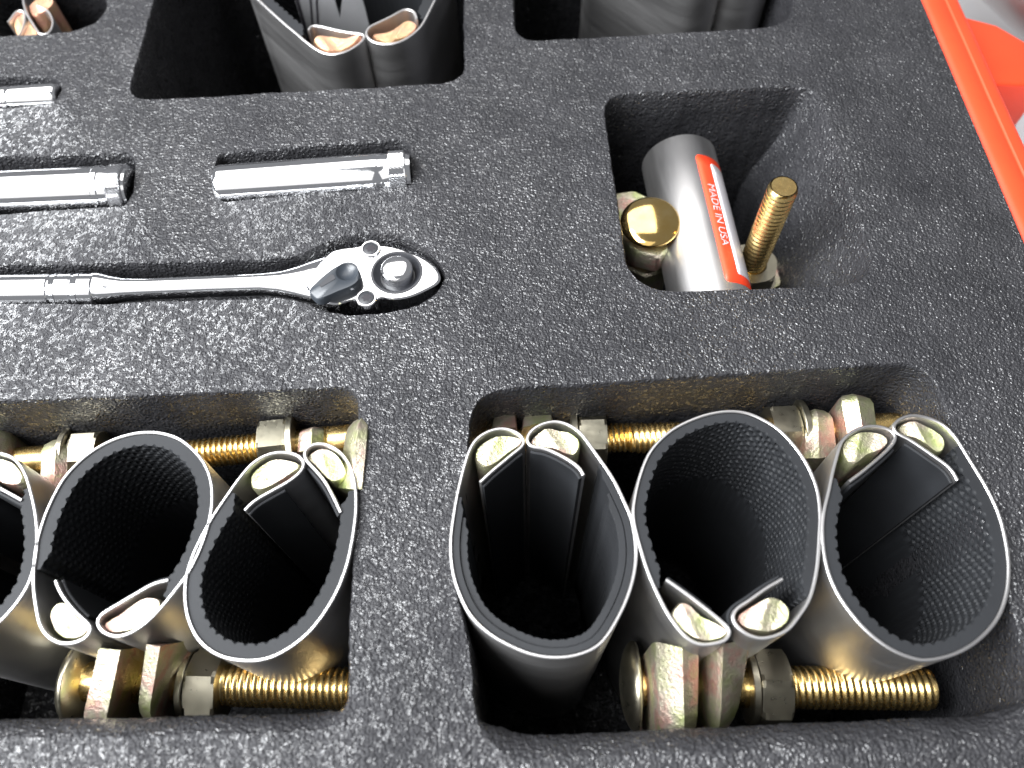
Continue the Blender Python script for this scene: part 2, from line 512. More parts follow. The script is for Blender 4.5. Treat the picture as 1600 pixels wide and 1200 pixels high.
def ear_mesh(pts, zbot):
    """ear of the casting: pts = base l, ridge, r, tip r, ridge, tip l as (px, py, z)"""
    b0, b1_, b2_, t2_, t1_, t0 = [at(*p) for p in pts]
    rows = []; K = 9
    for k in range(K):
        t = k / (K - 1)
        rnd = 1 - .38 * max(0, (t - .72) / .28) ** 2
        l, m_, r_ = b0 + (t0 - b0) * t, b1_ + (t1_ - b1_) * t, b2_ + (t2_ - b2_) * t
        l, r_ = m_ + (l - m_) * rnd, m_ + (r_ - m_) * rnd
        drop = 2.6 * max(0, (t - .75) / .25) ** 2
        l = l - np.array([0, 0, drop]); r_ = r_ - np.array([0, 0, drop]); m2 = m_ - np.array([0, 0, drop])
        lb, rb = l.copy(), r_.copy(); mb = m2.copy()
        zb = zbot + 5 * max(0, (t - .6) / .4) ** 2
        lb[2] = rb[2] = mb[2] = zb
        l2 = l.copy(); l2[2] -= 2.2; r2 = r_.copy(); r2[2] -= 2.2
        ll = l + (m2 - l) * .12; rl = r_ + (m2 - r_) * .12
        rows += [l2, ll, m2 + (l - m2) * .25, m2, m2 + (r_ - m2) * .25, rl, r2, rb, mb, lb]
    m = 10
    F = grid_faces(K, m, wrap_c=True) + [tuple(range(m)), tuple(range((K - 1) * m, K * m))[::-1]]
    return rows, F

def clamp(label, pts, zr, L, gask, thick, lugs, bolt=None, smooth_gasket=False, pts_world=None, group=None, step=.7, gz=.5, lugmat='cast_zinc'):
    W = np.array([at(x, y, zr)[:2] for x, y in pts]) if pts_world is None else np.array(pts_world)
    P, idx = catmull(W, step)
    P = smooth2(P, 2)
    c = W.mean(0)
    root = thing('repair_clamp', label, 'pipe clamp', (c[0], c[1], zr - L), group)
    v, f = strip(P, .75, zr - L, zr)
    sharp(mesh('band', v, f, 'stainless', root), 40)
    if gask:
        i0, i1 = gask; sel = P[(idx >= i0) & (idx <= i1)]
        g = sel.mean(0)
        if smooth_gasket:
            v, f = gasket_mesh(sel, g, .5, thick * .5, zr - gz, L - 2, 2.3, .03); go = flat_top(mesh('gasket', v, f, 'rubber', root))
            sel2 = sel[6:-10]
            v, f = gasket_mesh(sel2, g, .7 + thick * .5, thick * .55, zr - gz - .5, L - 2.5, 2.1, .5); flat_top(mesh('gasket_lining', v, f, 'rubber', go))
        else:
            v, f = gasket_mesh(sel, g, .45, thick, zr - gz, L - 2); flat_top(sharp(mesh('gasket', v, f, 'rubber', root), 60))
    if pts is not None:                      # smooth rubber flaps glued to the inner face of the folded tails
        c2 = P.mean(0)
        for sel in (P[idx <= 3.7], P[idx >= len(W) - 1 - 5.0]):
            N = normals2(sel); sg = np.sign(np.sum(((c2 - sel) * N).sum(1)))
            Q = sel + N * sg * .85
            v, f = strip(Q, .7, zr - L + 2, zr - 1.4)
            sharp(mesh('gasket_flap', v, f, 'rubber', root), 40)
    for lg in lugs:
        parts = []
        if lg.get('pin'): parts.append(insert_mesh(lg['pin'], lg['ridge'], zr - lg.get('down', 1.6), L - 6))
        if lg.get('ear'): parts.append(ear_mesh(lg['ear'], lg.get('zb', -50)))
        if parts:
            v, f = join(*parts)
            o = sharp(mesh('lug', v, f, lugmat, root), 38)
    if bolt:
        B = bolt; a0, a1 = at(*B['nut']), at(*B['end'])       # nut inner face centre and thread end
        if 'tip' in B: a1 = np.array(B['tip'])
        ax = (a1 - a0) / np.linalg.norm(a1 - a0); Ln = np.linalg.norm(a1 - a0)
        head_at = a0 - ax * B.get('grip', 26)
        bo = None
        r_ = B.get('r', 4.0)
        v, f = join(lathe(head_at, ax, [(0, r_ * .97), (B.get('grip', 26), r_ * .97)], 24), thread(a0, ax, Ln, r_, B.get('pitch', 1.45)))
        bo = sharp(mesh('bolt', v, f, 'bolt_gold', root), 60)
        if B.get('head', True):
            v, f = dome(head_at, -ax, r_ * 2.1, 3.6); sharp(mesh('bolt_head', v, f, 'steel_nut', bo), 50)
        v, f = hexnut(a0 + ax * .8, ax, 7.4, B.get('nr', 7.9), r_ * .96, B.get('phase', 0)); sharp(mesh('nut', v, f, 'steel_nut', root), 25)
        v, f = lathe(a0 - ax * 1.2, ax, [(0, r_), (0, 8.4), (.2, 8.6), (1.5, 8.6), (1.7, 8.4), (1.7, r_)], 40, caps=False)
        sharp(mesh('washer', v, f, 'steel_nut', root), 40)
    return root

GR, GL = 'clamps standing in the right front pocket', 'clamps standing in the left front pocket'
# --- right front pocket, left one (loops at the back)
r1 = [(750, 753), (768, 736), (785, 722), (803, 707), (815, 698), (819, 689), (812, 678), (797, 671), (780, 669), (760, 675), (744, 686), (735, 700), (727, 722),
      (716, 765), (708, 810), (704, 850), (707, 890), (717, 925), (736, 962), (765, 990), (800, 1010), (835, 1023), (871, 1027), (908, 1021), (940, 1003), (968, 960),
      (987, 912), (994, 864), (988, 815), (974, 780), (957, 746), (931, 708), (908, 677), (890, 664), (870, 658), (850, 661), (834, 669), (824, 681), (824, 690), (831, 697),
      (850, 700), (870, 708), (890, 719), (905, 730), (912, 742)]
clamp('steel clamp with smooth layered rubber lining, at the left end of the right front pocket', r1, 2.0, 119, (13.2, 30.6), 2.8,
      [dict(pin=[(742, 708), (750, 694), (770, 684), (794, 680), (814, 686), (815, 694), (794, 708), (770, 726), (756, 730), (744, 720)], ridge=((785, 679), (762, 728)),
            ear=[(768, 668, -12), (788, 668, -11), (808, 668, -12), (806, 636, -17), (788, 634, -17), (772, 636, -17)], zb=-40),
       dict(pin=[(828, 688), (840, 676), (856, 669), (872, 672), (890, 676), (905, 688), (906, 700), (898, 711), (882, 709), (866, 702), (846, 697), (832, 695)], ridge=((858, 669), (882, 708)),
            ear=[(815, 668, -14), (840, 662, -14), (866, 662, -14), (862, 640, -18), (840, 638, -18), (818, 640, -18)], zb=-40)],
      dict(nut=(898, 686, -24), end=(1010, 683, -24), grip=28, r=4.0, phase=.26), smooth_gasket=True, group=GR)
# --- right front pocket, middle one (loops at the front)
r2 = [(1041, 905), (1060, 918), (1082, 934), (1100, 948), (1119, 963), (1134, 976), (1142, 986), (1136, 999), (1113, 1006), (1091, 1006), (1071, 994), (1048, 965), (1031, 934), (1013, 893),
      (999, 848), (990, 807), (993, 773), (1003, 735), (1018, 703), (1044, 676), (1073, 659), (1106, 647), (1139, 642), (1168, 645), (1196, 657), (1220, 673), (1244, 699), (1263, 728),
      (1277, 763), (1282, 801), (1281, 836), (1277, 888), (1266, 934), (1249, 962), (1232, 983), (1209, 994), (1186, 997), (1163, 988), (1148, 973), (1145, 961), (1152, 950), (1169, 939),
      (1197, 919), (1223, 904)]
clamp('middle steel clamp of the right front pocket, its loops and lugs facing the viewer', r2, 2.0, 119, (12.3, 32.0), 2.3,
      [dict(pin=[(1049, 958), (1062, 942), (1076, 944), (1095, 962), (1120, 975), (1136, 987), (1131, 996), (1108, 1002), (1088, 999), (1068, 986), (1055, 971)], ridge=((1071, 943), (1097, 998)),
            ear=[(1021, 1002, -10), (1066, 1012, -5), (1095, 1008, -8), (1092, 1150, -20), (1070, 1166, -16), (1028, 1166, -21)], zb=-52),
       dict(pin=[(1153, 961), (1179, 944), (1203, 933), (1223, 938), (1234, 953), (1232, 970), (1218, 982), (1196, 988), (1170, 983), (1155, 973)], ridge=((1210, 933), (1190, 988)),
            ear=[(1102, 1010, -12), (1130, 1006, -6), (1176, 998, -9), (1152, 1136, -22), (1126, 1140, -18), (1107, 1134, -23)], zb=-52)],
      dict(nut=(1172, 1073, -33), end=(1452, 1076, -33), grip=27.5, r=5.0, nr=9.3, pitch=1.65, phase=.5), group=GR)
# --- right front pocket, right one (loops at the back)
r3 = [(1327, 752), (1346, 738), (1370, 718), (1388, 702), (1399, 688), (1400, 678), (1391, 671), (1376, 666), (1360, 665), (1340, 670), (1324, 680), (1315, 691), (1310, 706), (1302, 736), (1296, 766),
      (1288, 801), (1286, 836), (1292, 882), (1307, 922), (1330, 957), (1358, 988), (1393, 1014), (1427, 1028), (1450, 1031), (1485, 1024), (1515, 1010), (1540, 990), (1560, 965), (1572, 935), (1577, 900),
      (1575, 860), (1563, 807), (1542, 761), (1514, 715), (1494, 683), (1476, 664), (1456, 654), (1436, 649), (1420, 649), (1405, 655), (1397, 664), (1398, 672), (1405, 678), (1420, 685), (1440, 698), (1460, 712), (1480, 726), (1491, 738), (1497, 750)]
clamp('steel clamp with pitted rubber lining, at the right end of the right front pocket', r3, 2.0, 119, (13.2, 33.6), 2.7,
      [dict(pin=[(1316, 698), (1324, 684), (1342, 676), (1364, 674), (1381, 680), (1388, 690), (1378, 702), (1356, 710), (1344, 720), (1334, 725), (1321, 718)], ridge=((1351, 677), (1342, 720)),
            ear=[(1256, 716, -16), (1280, 716, -13), (1312, 712, -16), (1302, 636, -15), (1278, 632, -13), (1256, 640, -15)], zb=-40),
       dict(pin=[(1404, 668), (1412, 660), (1428, 658), (1450, 666), (1470, 680), (1477, 692), (1474, 705), (1464, 707), (1450, 698), (1430, 684), (1411, 677)], ridge=((1434, 660), (1456, 700)), down=2.2,
            ear=[(1322, 686, -14), (1350, 682, -11), (1374, 680, -14), (1366, 614, -11), (1338, 608, -9), (1308, 614, -11)], zb=-40)],
      dict(nut=(1246, 674, -22), end=(985, 686, -22), grip=30, r=4.0, phase=.1), group=GR)
# --- left front pocket, middle one
rb = [(86, 907), (92, 922), (102, 938), (120, 959), (136, 973), (142, 983), (134, 996), (115, 1004), (95, 1005), (75, 995), (62, 977), (56, 950), (52, 920), (52, 890), (55, 860), (61, 832), (76, 790),
      (101, 745), (136, 710), (175, 687), (214, 676), (250, 676), (282, 687), (310, 712), (326, 741), (331, 775), (327, 810), (315, 850), (296, 890), (270, 926), (241, 960), (215, 982), (191, 993), (170, 992),
      (156, 983), (151, 972), (156, 961), (175, 949), (209, 929), (239, 912), (262, 906)]
clamp('middle steel clamp of the left front pocket, its loops and pale lugs facing the viewer', rb, 1.5, 119, (12.9, 29.3), 2.9,
      [dict(pin=[(76, 960), (90, 943), (104, 943), (120, 964), (136, 976), (138, 985), (125, 996), (105, 998), (86, 987)], ridge=((98, 944), (116, 997)),
            ear=[(150, 1012, -7), (188, 1016, -6), (222, 1010, -22), (186, 1134, -32), (160, 1150, -18), (118, 1150, -20)], zb=-52),
       dict(pin=[(160, 975), (185, 960), (210, 943), (235, 933), (251, 938), (249, 952), (225, 974), (200, 986), (176, 989), (163, 983)], ridge=((235, 933), (195, 987)),
            ear=[(226, 1006, -8), (250, 1010, -6), (304, 998, -26), (258, 1122, -34), (230, 1128, -20), (210, 1126, -22)], zb=-52)],
      dict(nut=(302, 1069, -33), end=(556, 1076, -33), grip=27, r=5.0, nr=9.3, pitch=1.65, phase=.45), group=GL)
# --- left front pocket, right one
rc = [(382, 797), (390, 788), (402, 779), (425, 766), (450, 752), (469, 737), (475, 725), (467, 712), (445, 706), (420, 709), (396, 722), (375, 745), (350, 780), (330, 810), (311, 845), (298, 875), (290, 905),
      (289, 940), (295, 970), (309, 998), (330, 1017), (355, 1028), (385, 1032), (415, 1029), (445, 1016), (475, 994), (500, 966), (525, 925), (542, 880), (552, 830), (556, 790), (554, 755), (546, 727), (530, 705),
      (506, 693), (486, 695), (475, 705), (477, 717), (490, 731), (506, 750), (520, 775), (532, 800)]
clamp('steel clamp touching the right wall of the left front pocket', rc, 1.5, 119, (11.6, 30.8), 3.0,
      [dict(pin=[(390, 752), (393, 738), (415, 723), (440, 717), (464, 723), (469, 731), (450, 744), (425, 758), (407, 766), (395, 764)], ridge=((435, 717), (407, 766)),
            ear=[(462, 706, -16), (486, 704, -13), (508, 700, -16), (508, 664, -15), (488, 660, -13), (466, 668, -15)], zb=-40),
       dict(pin=[(478, 714), (490, 705), (510, 701), (529, 713), (541, 735), (538, 746), (522, 754), (507, 744), (491, 726)], ridge=((505, 702), (525, 755)),
            ear=[(526, 762, -3), (548, 764, 1), (568, 764, .5), (578, 652, 1), (562, 645, 2.5), (540, 656, -3)], zb=-40)],
      dict(nut=(460, 694, -21), end=(286, 712, -21), grip=26, r=4.0, phase=.1), group=GL)
# --- left front pocket, cut by the picture edge
ra = [(-150, 790), (-128, 770), (-100, 752), (-72, 738), (-64, 725), (-76, 713), (-100, 708), (-130, 715), (-160, 740), (-190, 790), (-212, 850), (-215, 900), (-205, 950), (-180, 990), (-145, 1018), (-105, 1026),
      (-65, 1015), (-30, 994), (0, 970), (28, 938), (46, 906), (55, 870), (57, 832), (54, 800), (47, 768), (37, 737), (21, 716), (0, 708), (-25, 706), (-48, 712), (-58, 724), (-50, 738), (-25, 751), (2, 764), (33, 781)]
clamp('steel clamp cut off by the left edge of the picture', ra, 1.5, 119, (9.2, 24.3), 2.6,
      [dict(pin=[(-150, 745), (-130, 725), (-100, 716), (-78, 722), (-100, 740), (-135, 760)], ridge=((-110, 718), (-125, 752)),
            ear=[(-30, 712, -17), (-4, 712, -14), (16, 712, -17), (16, 668, -17), (-4, 664, -15), (-28, 668, -17)], zb=-40),
       dict(pin=[(-45, 724), (-20, 716), (5, 717), (24, 726), (36, 744), (30, 757), (10, 757), (-12, 746), (-36, 735)], ridge=((-2, 716), (16, 758)),
            ear=[(60, 772, -16), (84, 776, -14), (108, 770, -16), (107, 684, -15), (88, 679, -13), (62, 684, -15)], zb=-42)],
      dict(nut=(118, 716, -22), end=(190, 712, -22), grip=36, r=4.0), group=GL)

# --- the two big clamps in the back pockets
big = [(482, 47), (484, 41), (491, 39), (505, 41), (520, 45), (540, 49), (556, 51), (568, 53), (568, 60), (558, 70), (540, 80), (518, 84), (499, 79), (480, 66), (461, 50), (442, 34), (405, 0)]
bigr = [(679, 0), (671, 16), (660, 37), (646, 52), (626, 64), (604, 68), (585, 65), (574, 57), (572, 50), (578, 41), (592, 34), (611, 25), (629, 15), (640, 14), (648, 19), (651, 30)]
bw = [at(x, y, 0)[:2] for x, y in big]; bwr = [at(x, y, 0)[:2] for x, y in bigr]
cx = (bw[-1][0] + bwr[0][0]) / 2; cyb = 178.0
arc = [(bw[-1][0] - 5, 158), (bw[-1][0] - 5, 175), (bw[-1][0] + 4, 196), (cx - 13, 210), (cx, 214), (cx + 15, 209), (bwr[0][0] - 1, 195), (bwr[0][0] + 5, 175), (bwr[0][0] + 4, 158)]
bigw = [np.array(p) for p in bw] + [np.array(p) for p in arc] + [np.array(p) for p in bwr]
nb = len(bw); na = len(arc)
r_big = clamp('big wide steel clamp with reddish lug ends, standing in the left back pocket', None, 0.0, 119, (13.6, nb + na + 1.6), 3.6,
      [dict(pin=[(489, 62), (499, 56), (517, 57), (540, 62), (564, 58), (555, 70), (536, 78), (517, 81), (501, 76)], ridge=((502, 56), (523, 81)), down=1.2),
       dict(pin=[(581, 53), (604, 49), (626, 39), (641, 32), (651, 37), (650, 46), (634, 57), (611, 65), (592, 61)], ridge=((639, 32), (622, 63)), down=1.6)],
      None, pts_world=bigw, lugmat='cast_rosy')
bigroot = r_big
yp = at(520, -30, -3)[1]
def vplate(pl, dy, th, name, mat, parent):
    # pl: (px, py) outline on the upright plane y = yp + dy
    pts3 = []
    for x, y in pl:
        d = (x - 800) / FPX * _r - (y - 600) / FPX * _u + _f; t = (yp + dy - CAM[1]) / d[1]; pts3.append(CAM + d * t)
    n = len(pts3); V = pts3 + [p + np.array([0, th, 0]) for p in pts3]
    return mesh(name, V, [tuple(range(n)), tuple(range(n, 2 * n))[::-1]] + [(i, (i + 1) % n, n + (i + 1) % n, n + i) for i in range(n)], mat, parent, smooth=False)
lp_ = vplate([(455, -22), (516, -24), (531, 28), (538, -24), (560, -25), (572, 20), (585, 75), (482, 75)], 0, .8, 'bridge_plate', 'grey_plate', bigroot)
for a_, b_ in (((456, -20), (482, 72)), ((482, -20), (489, 72)), ((492, -20), (497, 72))):
    w_ = 5 if a_[0] < 470 else 3
    vplate([a_, (a_[0] + w_, a_[1]), (b_[0] + w_, b_[1]), b_], -.12, .1, 'printed_stripe', 'print_black', lp_)
seam_a, seam_b = at(571, 55, 0)[:2], at(1131, -42, 0)[:2]
shift = seam_b - seam_a
big2 = [np.array([seam_b[0] + (p[0] - seam_a[0]) * 1.0, p[1] + shift[1]]) for p in bigw]
r4 = clamp('big steel clamp in the right back pocket, only its lower body in view', None, 0.0, 119, (13.6, nb + na + 1.6), 3.6, [], None, pts_world=big2)

# --- small clamp half hidden at the top left corner
tl = [(-20, 20), (-4, 6), (10, 6), (22, 12), (27, 20), (26, 32), (30, 46), (44, 66), (56, 62), (60, 50), (50, 36), (42, 18), (36, 0)]
tw = [at(x, y, -2)[:2] for x, y in [(12, 34), (18, 26), (25, 17), (36, 16), (38, 30), (33, 48), (24, 60), (10, 66), (-20, 62), (-60, 40), (-80, 0), (-60, -50), (-20, -80), (20, -70), (36, -30), (36, 0), (41, 19), (51, 37), (62, 52), (76, 50), (82, 34), (74, 16), (58, 8)]]
clamp('clamp with pinkish lug ends showing in the top left corner pocket', None, -2.0, 77, (8.4, 13.5), 2.5,
      [dict(pin=[(20, 32), (28, 22), (40, 24), (50, 40), (58, 54), (44, 62), (28, 58)], ridge=((30, 24), (46, 60)), down=1.5),
       dict(pin=[(44, 8), (60, 0), (80, -6), (84, 6), (72, 16), (60, 24), (50, 24)], ridge=((62, 0), (64, 22)), down=1.5)],
      None, pts_world=tw, lugmat='cast_rosy')

# ------------------------------------------------------------------ the small clamp lying in its square pocket
far, near = at(1060, 252, -17), at(1110, 470, -17)
axd = near - far; axd[2] = 0; axd /= np.linalg.norm(axd)
sideX = np.array([-axd[1], axd[0], 0.]); sideX = sideX if sideX[0] > 0 else -sideX
RT = 11.6; LEN = (far[1] - b5(60) - 1.6) / abs(axd[1])
sm = thing('repair_clamp', 'small clamp lying on its side in the square pocket with a red sticker', 'pipe clamp', (far[0] + axd[0] * 28, far[1] + axd[1] * 28, -30))
def cyl(phi, d, rr): return far + axd * d + sideX * (rr * math.sin(phi)) + np.array([0, 0, rr * math.cos(phi)])
NS = 72
V = []
for d, rr in ((0, RT - .7), (0, RT - .15), (.2, RT), (LEN * .5, RT), (LEN, RT), (LEN, RT - .7)):
    V += [cyl(2 * math.pi * k / NS, d, rr) for k in range(NS)]
sharp(mesh('band', V, grid_faces(6, NS, wrap_c=True, wrap_r=True), 'stainless', sm), 50)
V = []
for d, rr in ((.6, RT - .8), (.6, RT - 3.4), (LEN - .6, RT - 3.4), (LEN - .6, RT - .8)):
    V += [cyl(2 * math.pi * k / NS, d, rr) for k in range(NS)]
sharp(mesh('gasket', V, grid_faces(4, NS, wrap_c=True, wrap_r=True), 'rubber', sm), 50)

def patch(f0, f1, d0, d1, rr, rad, name, mat, parent, th=.06):
    """a sheet on the tube: angle f0..f1, along d0..d1, with rounded corners"""
    a0, a1 = f0 * RT, f1 * RT
    L = round_poly([(a0, d0), (a1, d0), (a1, d1), (a0, d1)], rad, 6)
    rows = []; K = 14
    c = np.array([(a0 + a1) / 2, (d0 + d1) / 2])
    L = ccw(resample(L, .8)); n = len(L); V = []
    rr_s = [1.0, 1.0, .8, .6, .4, .2, .02]
    for j, s in enumerate(rr_s):
        for p in L:
            q = c + (p - c) * s; V.append(cyl(q[0] / RT, q[1], rr + (0 if j == 0 else th)))
    return mesh(name, V, grid_faces(len(rr_s), n, wrap_c=True) + [tuple(range((len(rr_s) - 1) * n, len(rr_s) * n))], mat, parent)
def d_of(py):   # distance along the tube of a picture row near the sticker
    p = at(1120, py, -12); return float((p - far) @ axd)
dA, dB = d_of(262), d_of(462)
st = patch(math.radians(8), math.radians(112), dA, dB, RT + .01, 1.6, 'sticker', 'label_red', sm)
patch(math.radians(31), math.radians(110), dA + 2.6, dB - 3.4, RT + .08, .5, 'sticker_field', 'label_white', st)
def text_on_tube(txt, phi, d0, d1, h, parent):
    cu = bpy.data.curves.new('lettering', 'FONT'); cu.body = txt; cu.size = 1.0
    to = bpy.data.objects.new('lettering', cu); col.objects.link(to)
    dg = bpy.context.evaluated_depsgraph_get(); me = bpy.data.meshes.new_from_object(to.evaluated_get(dg))
    bpy.data.objects.remove(to)
    co = np.array([v_.co[:] for v_ in me.vertices]); fc = [tuple(p.vertices) for p in me.polygons]
    co[:, 0] -= co[:, 0].min(); w = co[:, 0].max(); hh = co[:, 1].max()
    V = [cyl(phi + (c[1] / hh * h) / RT, d0 + c[0] / w * (d1 - d0), RT + .12) for c in co]
    return mesh('lettering', V, fc, 'label_white', parent, smooth=False)
text_on_tube('MADE IN USA', math.radians(16.5), d_of(308), d_of(404), 2.3, st)

# lugs and bolts of the small clamp
hc = at(1018, 336, -5)
def prism(px_list, ztop, zbot, taper=0.0):
    P = np.array([at(x, y, ztop)[:2] for x, y in px_list]); P = round_poly(P, 2.0, 4); c = P.mean(0); n = len(P)
    V = [(x, y, zbot) for x, y in P] + [(x, y, ztop - .8) for x, y in P] + [(c[0] + (x - c[0]) * .94, c[1] + (y - c[1]) * .94, ztop) for x, y in P]
    return V, grid_faces(3, n, wrap_c=True) + [tuple(range(2 * n, 3 * n)), tuple(range(n))[::-1]]
v, f = prism([(958, 300), (990, 296), (1040, 320), (1062, 350), (1058, 380), (1030, 402), (995, 394), (962, 366)], -12, -19)
sharp(mesh('lug', v, f, 'cast_zinc', sm), 40)
v, f = prism([(966, 330), (1000, 320), (1046, 350), (1044, 420), (1010, 432), (975, 415)], -25, -63.5); sharp(mesh('lug', v, f, 'cast_zinc', sm), 40)
bo = mesh('bolt', *lathe((hc[0], hc[1], -10), (0, 0, -1), [(0, 3.9), (26, 3.9)], 24), 'bolt_gold', sm)
v, f = dome((hc[0], hc[1], -8.6), (-.06, -.1, 1), 8.6, 2.2); sharp(mesh('bolt_head', v, f, 'brass_bright', bo), 60)
nbp = at(1176, 411, -22)
v, f = thread((nbp[0], nbp[1], -36), (0, 0, 1), 47.5, 4.0, 1.6, dep=.7); bo2 = sharp(mesh('bolt', v, f, 'bolt_gold', sm), 60)
v, f = hexnut((nbp[0], nbp[1], -29), (0, 0, 1), 7.0, 8.3, 4.3, .2); sharp(mesh('nut', v, f, 'steel_nut', sm), 25)
v, f = lathe((nbp[0], nbp[1], -30.6), (0, 0, 1), [(0, 4), (0, 8.8), (1.4, 8.8), (1.4, 4)], 36, caps=False); sharp(mesh('washer', v, f, 'steel_nut', sm), 40)
v, f = prism([(1150, 405), (1180, 395), (1215, 405), (1222, 445), (1190, 462), (1150, 455)], -34, -63.5); sharp(mesh('lug', v, f, 'cast_zinc', sm), 40)

# ------------------------------------------------------------------ chrome tools
def knurl(i0, i1, amp):
    return lambda i, k, r_: r_ + (amp if (i0 <= i <= i1 and (i + k) % 2 == 0) else 0)

def socket(name, label, pL, pR, prof, kn, seg=72, open_r=4.2):
    a0, a1 = at(*pL), at(*pR); ax = (a1 - a0); Ln = np.linalg.norm(ax); ax /= Ln
    root = thing(name, label, 'socket', tuple(a0 + ax * Ln / 2 - np.array([0, 0, 7])))
    full = [(3.0, open_r * .99), (0, open_r)] + [(t * Ln, r_) for t, r_ in prof]
    v, f = lathe(a0, ax, full, seg)
    sharp(mesh('barrel', v, f, 'chrome', root), 30)
    k0, k1, kr = kn
    n = 9; tt = np.linspace(k0, k1, n)
    pr_ = [(tt[0] * Ln, kr - .9)] + [(t * Ln, kr) for t in tt] + [(tt[-1] * Ln, kr - .9)]
    v, f = lathe(a0, ax, pr_, 96, rfun=lambda i, k, r_: r_ + (.16 if 0 < i < len(pr_) - 1 and (i + k) % 2 else 0), caps=False)
    mesh('knurled_ring', v, f, 'chrome', root, smooth=False)
    return root, a0, ax, Ln
prof_s = [(.0, 5.3), (.012, 5.9), (.03, 6.15), (.80, 6.15), (.83, 6.15), (.836, 6.0), (.885, 6.0), (.89, 6.1), (.975, 6.1), (.98, 5.5), (1.0, 5.3)]
socket('deep_socket', 'short chrome deep socket lying alone in its slot above the ratchet head', (341, 292, -1.2), (643, 270, -1.2), prof_s, (.893, .97, 6.35))
prof_l = [(.0, 6.4), (.01, 6.8), (.86, 6.8), (.865, 7.0), (.885, 7.0), (.89, 6.7), (.915, 6.7), (.92, 6.2), (.925, 6.7), (.985, 6.7), (.99, 6.0), (1.0, 5.8)]
socket('long_socket', 'chrome socket with a knurled end, cut off by the left picture edge', (-150, 311, -1.6), (207, 295, -1.6), prof_l, (.927, .982, 7.0))
a0, a1 = at(-130, 166, -1.5), at(94, 152, -1.5); ax = (a1 - a0); Ln = np.linalg.norm(ax); ax /= Ln
v, f = lathe(a0, ax, [(0, 3.6), (0, 4.2), (Ln * .66, 4.2), (Ln * .67, 3.7), (Ln * .68, 3.7), (Ln * .685, 4.2), (Ln * .97, 4.2), (Ln * .99, 3.9), (Ln, 3.2)], 48)
tag(sharp(mesh('chrome_adapter', v, f, 'chrome'), 30), 'slim chrome adapter end in the small slot below the top left clamp', 'socket')

# ratchet
rat = thing('ratchet', 'chrome ratchet wrench with a grey lever on its head, lying in its slot', 'wrench', tuple(at(430, 445, -12)))
h0, h1 = at(-170, 459, -1.5), at(156, 454, -1.5); ax = h1 - h0; Ln = np.linalg.norm(ax); ax /= Ln
def hx(px): return float((at(px, 455, -1.5) - h0) @ ax)
prof = [(0, 4.0), (1, 4.7), (hx(84), 4.7), (hx(86), 4.3), (hx(88), 4.3), (hx(89.5), 4.75), (hx(97), 4.95), (hx(98), 4.7), (hx(118), 4.7), (hx(119), 4.3), (hx(121), 4.3), (hx(122.5), 4.75), (hx(131), 4.95), (hx(132), 4.7), (hx(152), 4.65), (hx(154), 4.4), (hx(156), 3.4)]
v, f = lathe(h0, ax, prof, 56); sharp(mesh('handle', v, f, 'chrome', rat), 30)
secs = [(150, 452, 4.3, 4.3), (162, 453, 4.25, 4.2), (175, 453, 3.6, 3.6), (195, 453, 3.0, 3.1), (230, 452, 2.75, 2.9), (330, 448, 2.75, 2.9), (410, 445, 2.9, 3.0), (440, 444, 3.6, 3.0), (465, 442, 5.0, 3.0), (486, 440, 6.4, 3.2), (510, 437, 7.6, 3.4)]
V = []
for px_, py_, wy, wz in secs:
    c = at(px_, py_, -1.5)
    for k in range(40):
        th = 2 * math.pi * k / 40
        V.append(c + np.array([0, wy * math.copysign(abs(math.cos(th)) ** .85, math.cos(th)), wz * math.copysign(abs(math.sin(th)) ** .85, math.sin(th))]))
sharp(mesh('neck', V, grid_faces(len(secs), 40, wrap_c=True) + [tuple(range(40)), tuple(range(len(V) - 40, len(V)))[::-1]], 'chrome', rat), 50)
ZT = 1.8
top_px = [(478, 446), (487, 425), (513, 396), (530, 389), (552, 386), (566, 383), (578, 380), (592, 383), (615, 386), (650, 398), (674, 412), (687, 428), (685, 441), (667, 452), (641, 463), (615, 467), (594, 465), (584, 476), (572, 480), (560, 476), (553, 468), (524, 475), (505, 470), (488, 460)]
bot_px = [(474, 450), (484, 424), (510, 398), (530, 389), (552, 384), (566, 382), (578, 380), (592, 382), (615, 384), (650, 396), (676, 410), (690, 430), (688, 448), (672, 466), (644, 480), (618, 485), (596, 487), (584, 488), (572, 489), (560, 490), (548, 491), (524, 486), (505, 477), (484, 464)]
T2 = np.array([at(x, y, ZT)[:2] for x, y in top_px]); B2 = np.array([at(x, y, -5)[:2] for x, y in bot_px])
T2, _ = catmull(T2, .5, True)
B2, _ = catmull(B2, .5, True)
def same_n(P, n):
    P = np.vstack([P, P[:1]]); s = np.linspace(0, len(P) - 1, n, endpoint=False); i = np.arange(len(P))
    return np.stack([np.interp(s, i, P[:, 0]), np.interp(s, i, P[:, 1])], 1)
def seg_resample(pxl, z, per=6):
    P = np.array([at(x, y, z)[:2] for x, y in pxl]); n = len(P); out = []
    for i in range(n):
        p0, p1, p2, p3 = P[i - 1], P[i], P[(i + 1) % n], P[(i + 2) % n]
        for j in range(per):
            t = j / per; out.append(.5 * (2 * p1 + (p2 - p0) * t + (2 * p0 - 5 * p1 + 4 * p2 - p3) * t * t + (3 * p1 - p0 - 3 * p2 + p3) * t ** 3))
    return np.array(out)
T2, B2 = seg_resample(top_px, ZT), seg_resample(bot_px, -5)
n = len(T2); cT = T2.mean(0)
bc = at(620, 425.6, ZT)[:2]; BR = 6.9
hole = np.array([bc + BR * np.array([math.cos(t), math.sin(t)]) for t in np.linspace(0, 2 * math.pi, 48, endpoint=False)])
Tin = cT + (T2 - cT) * .965
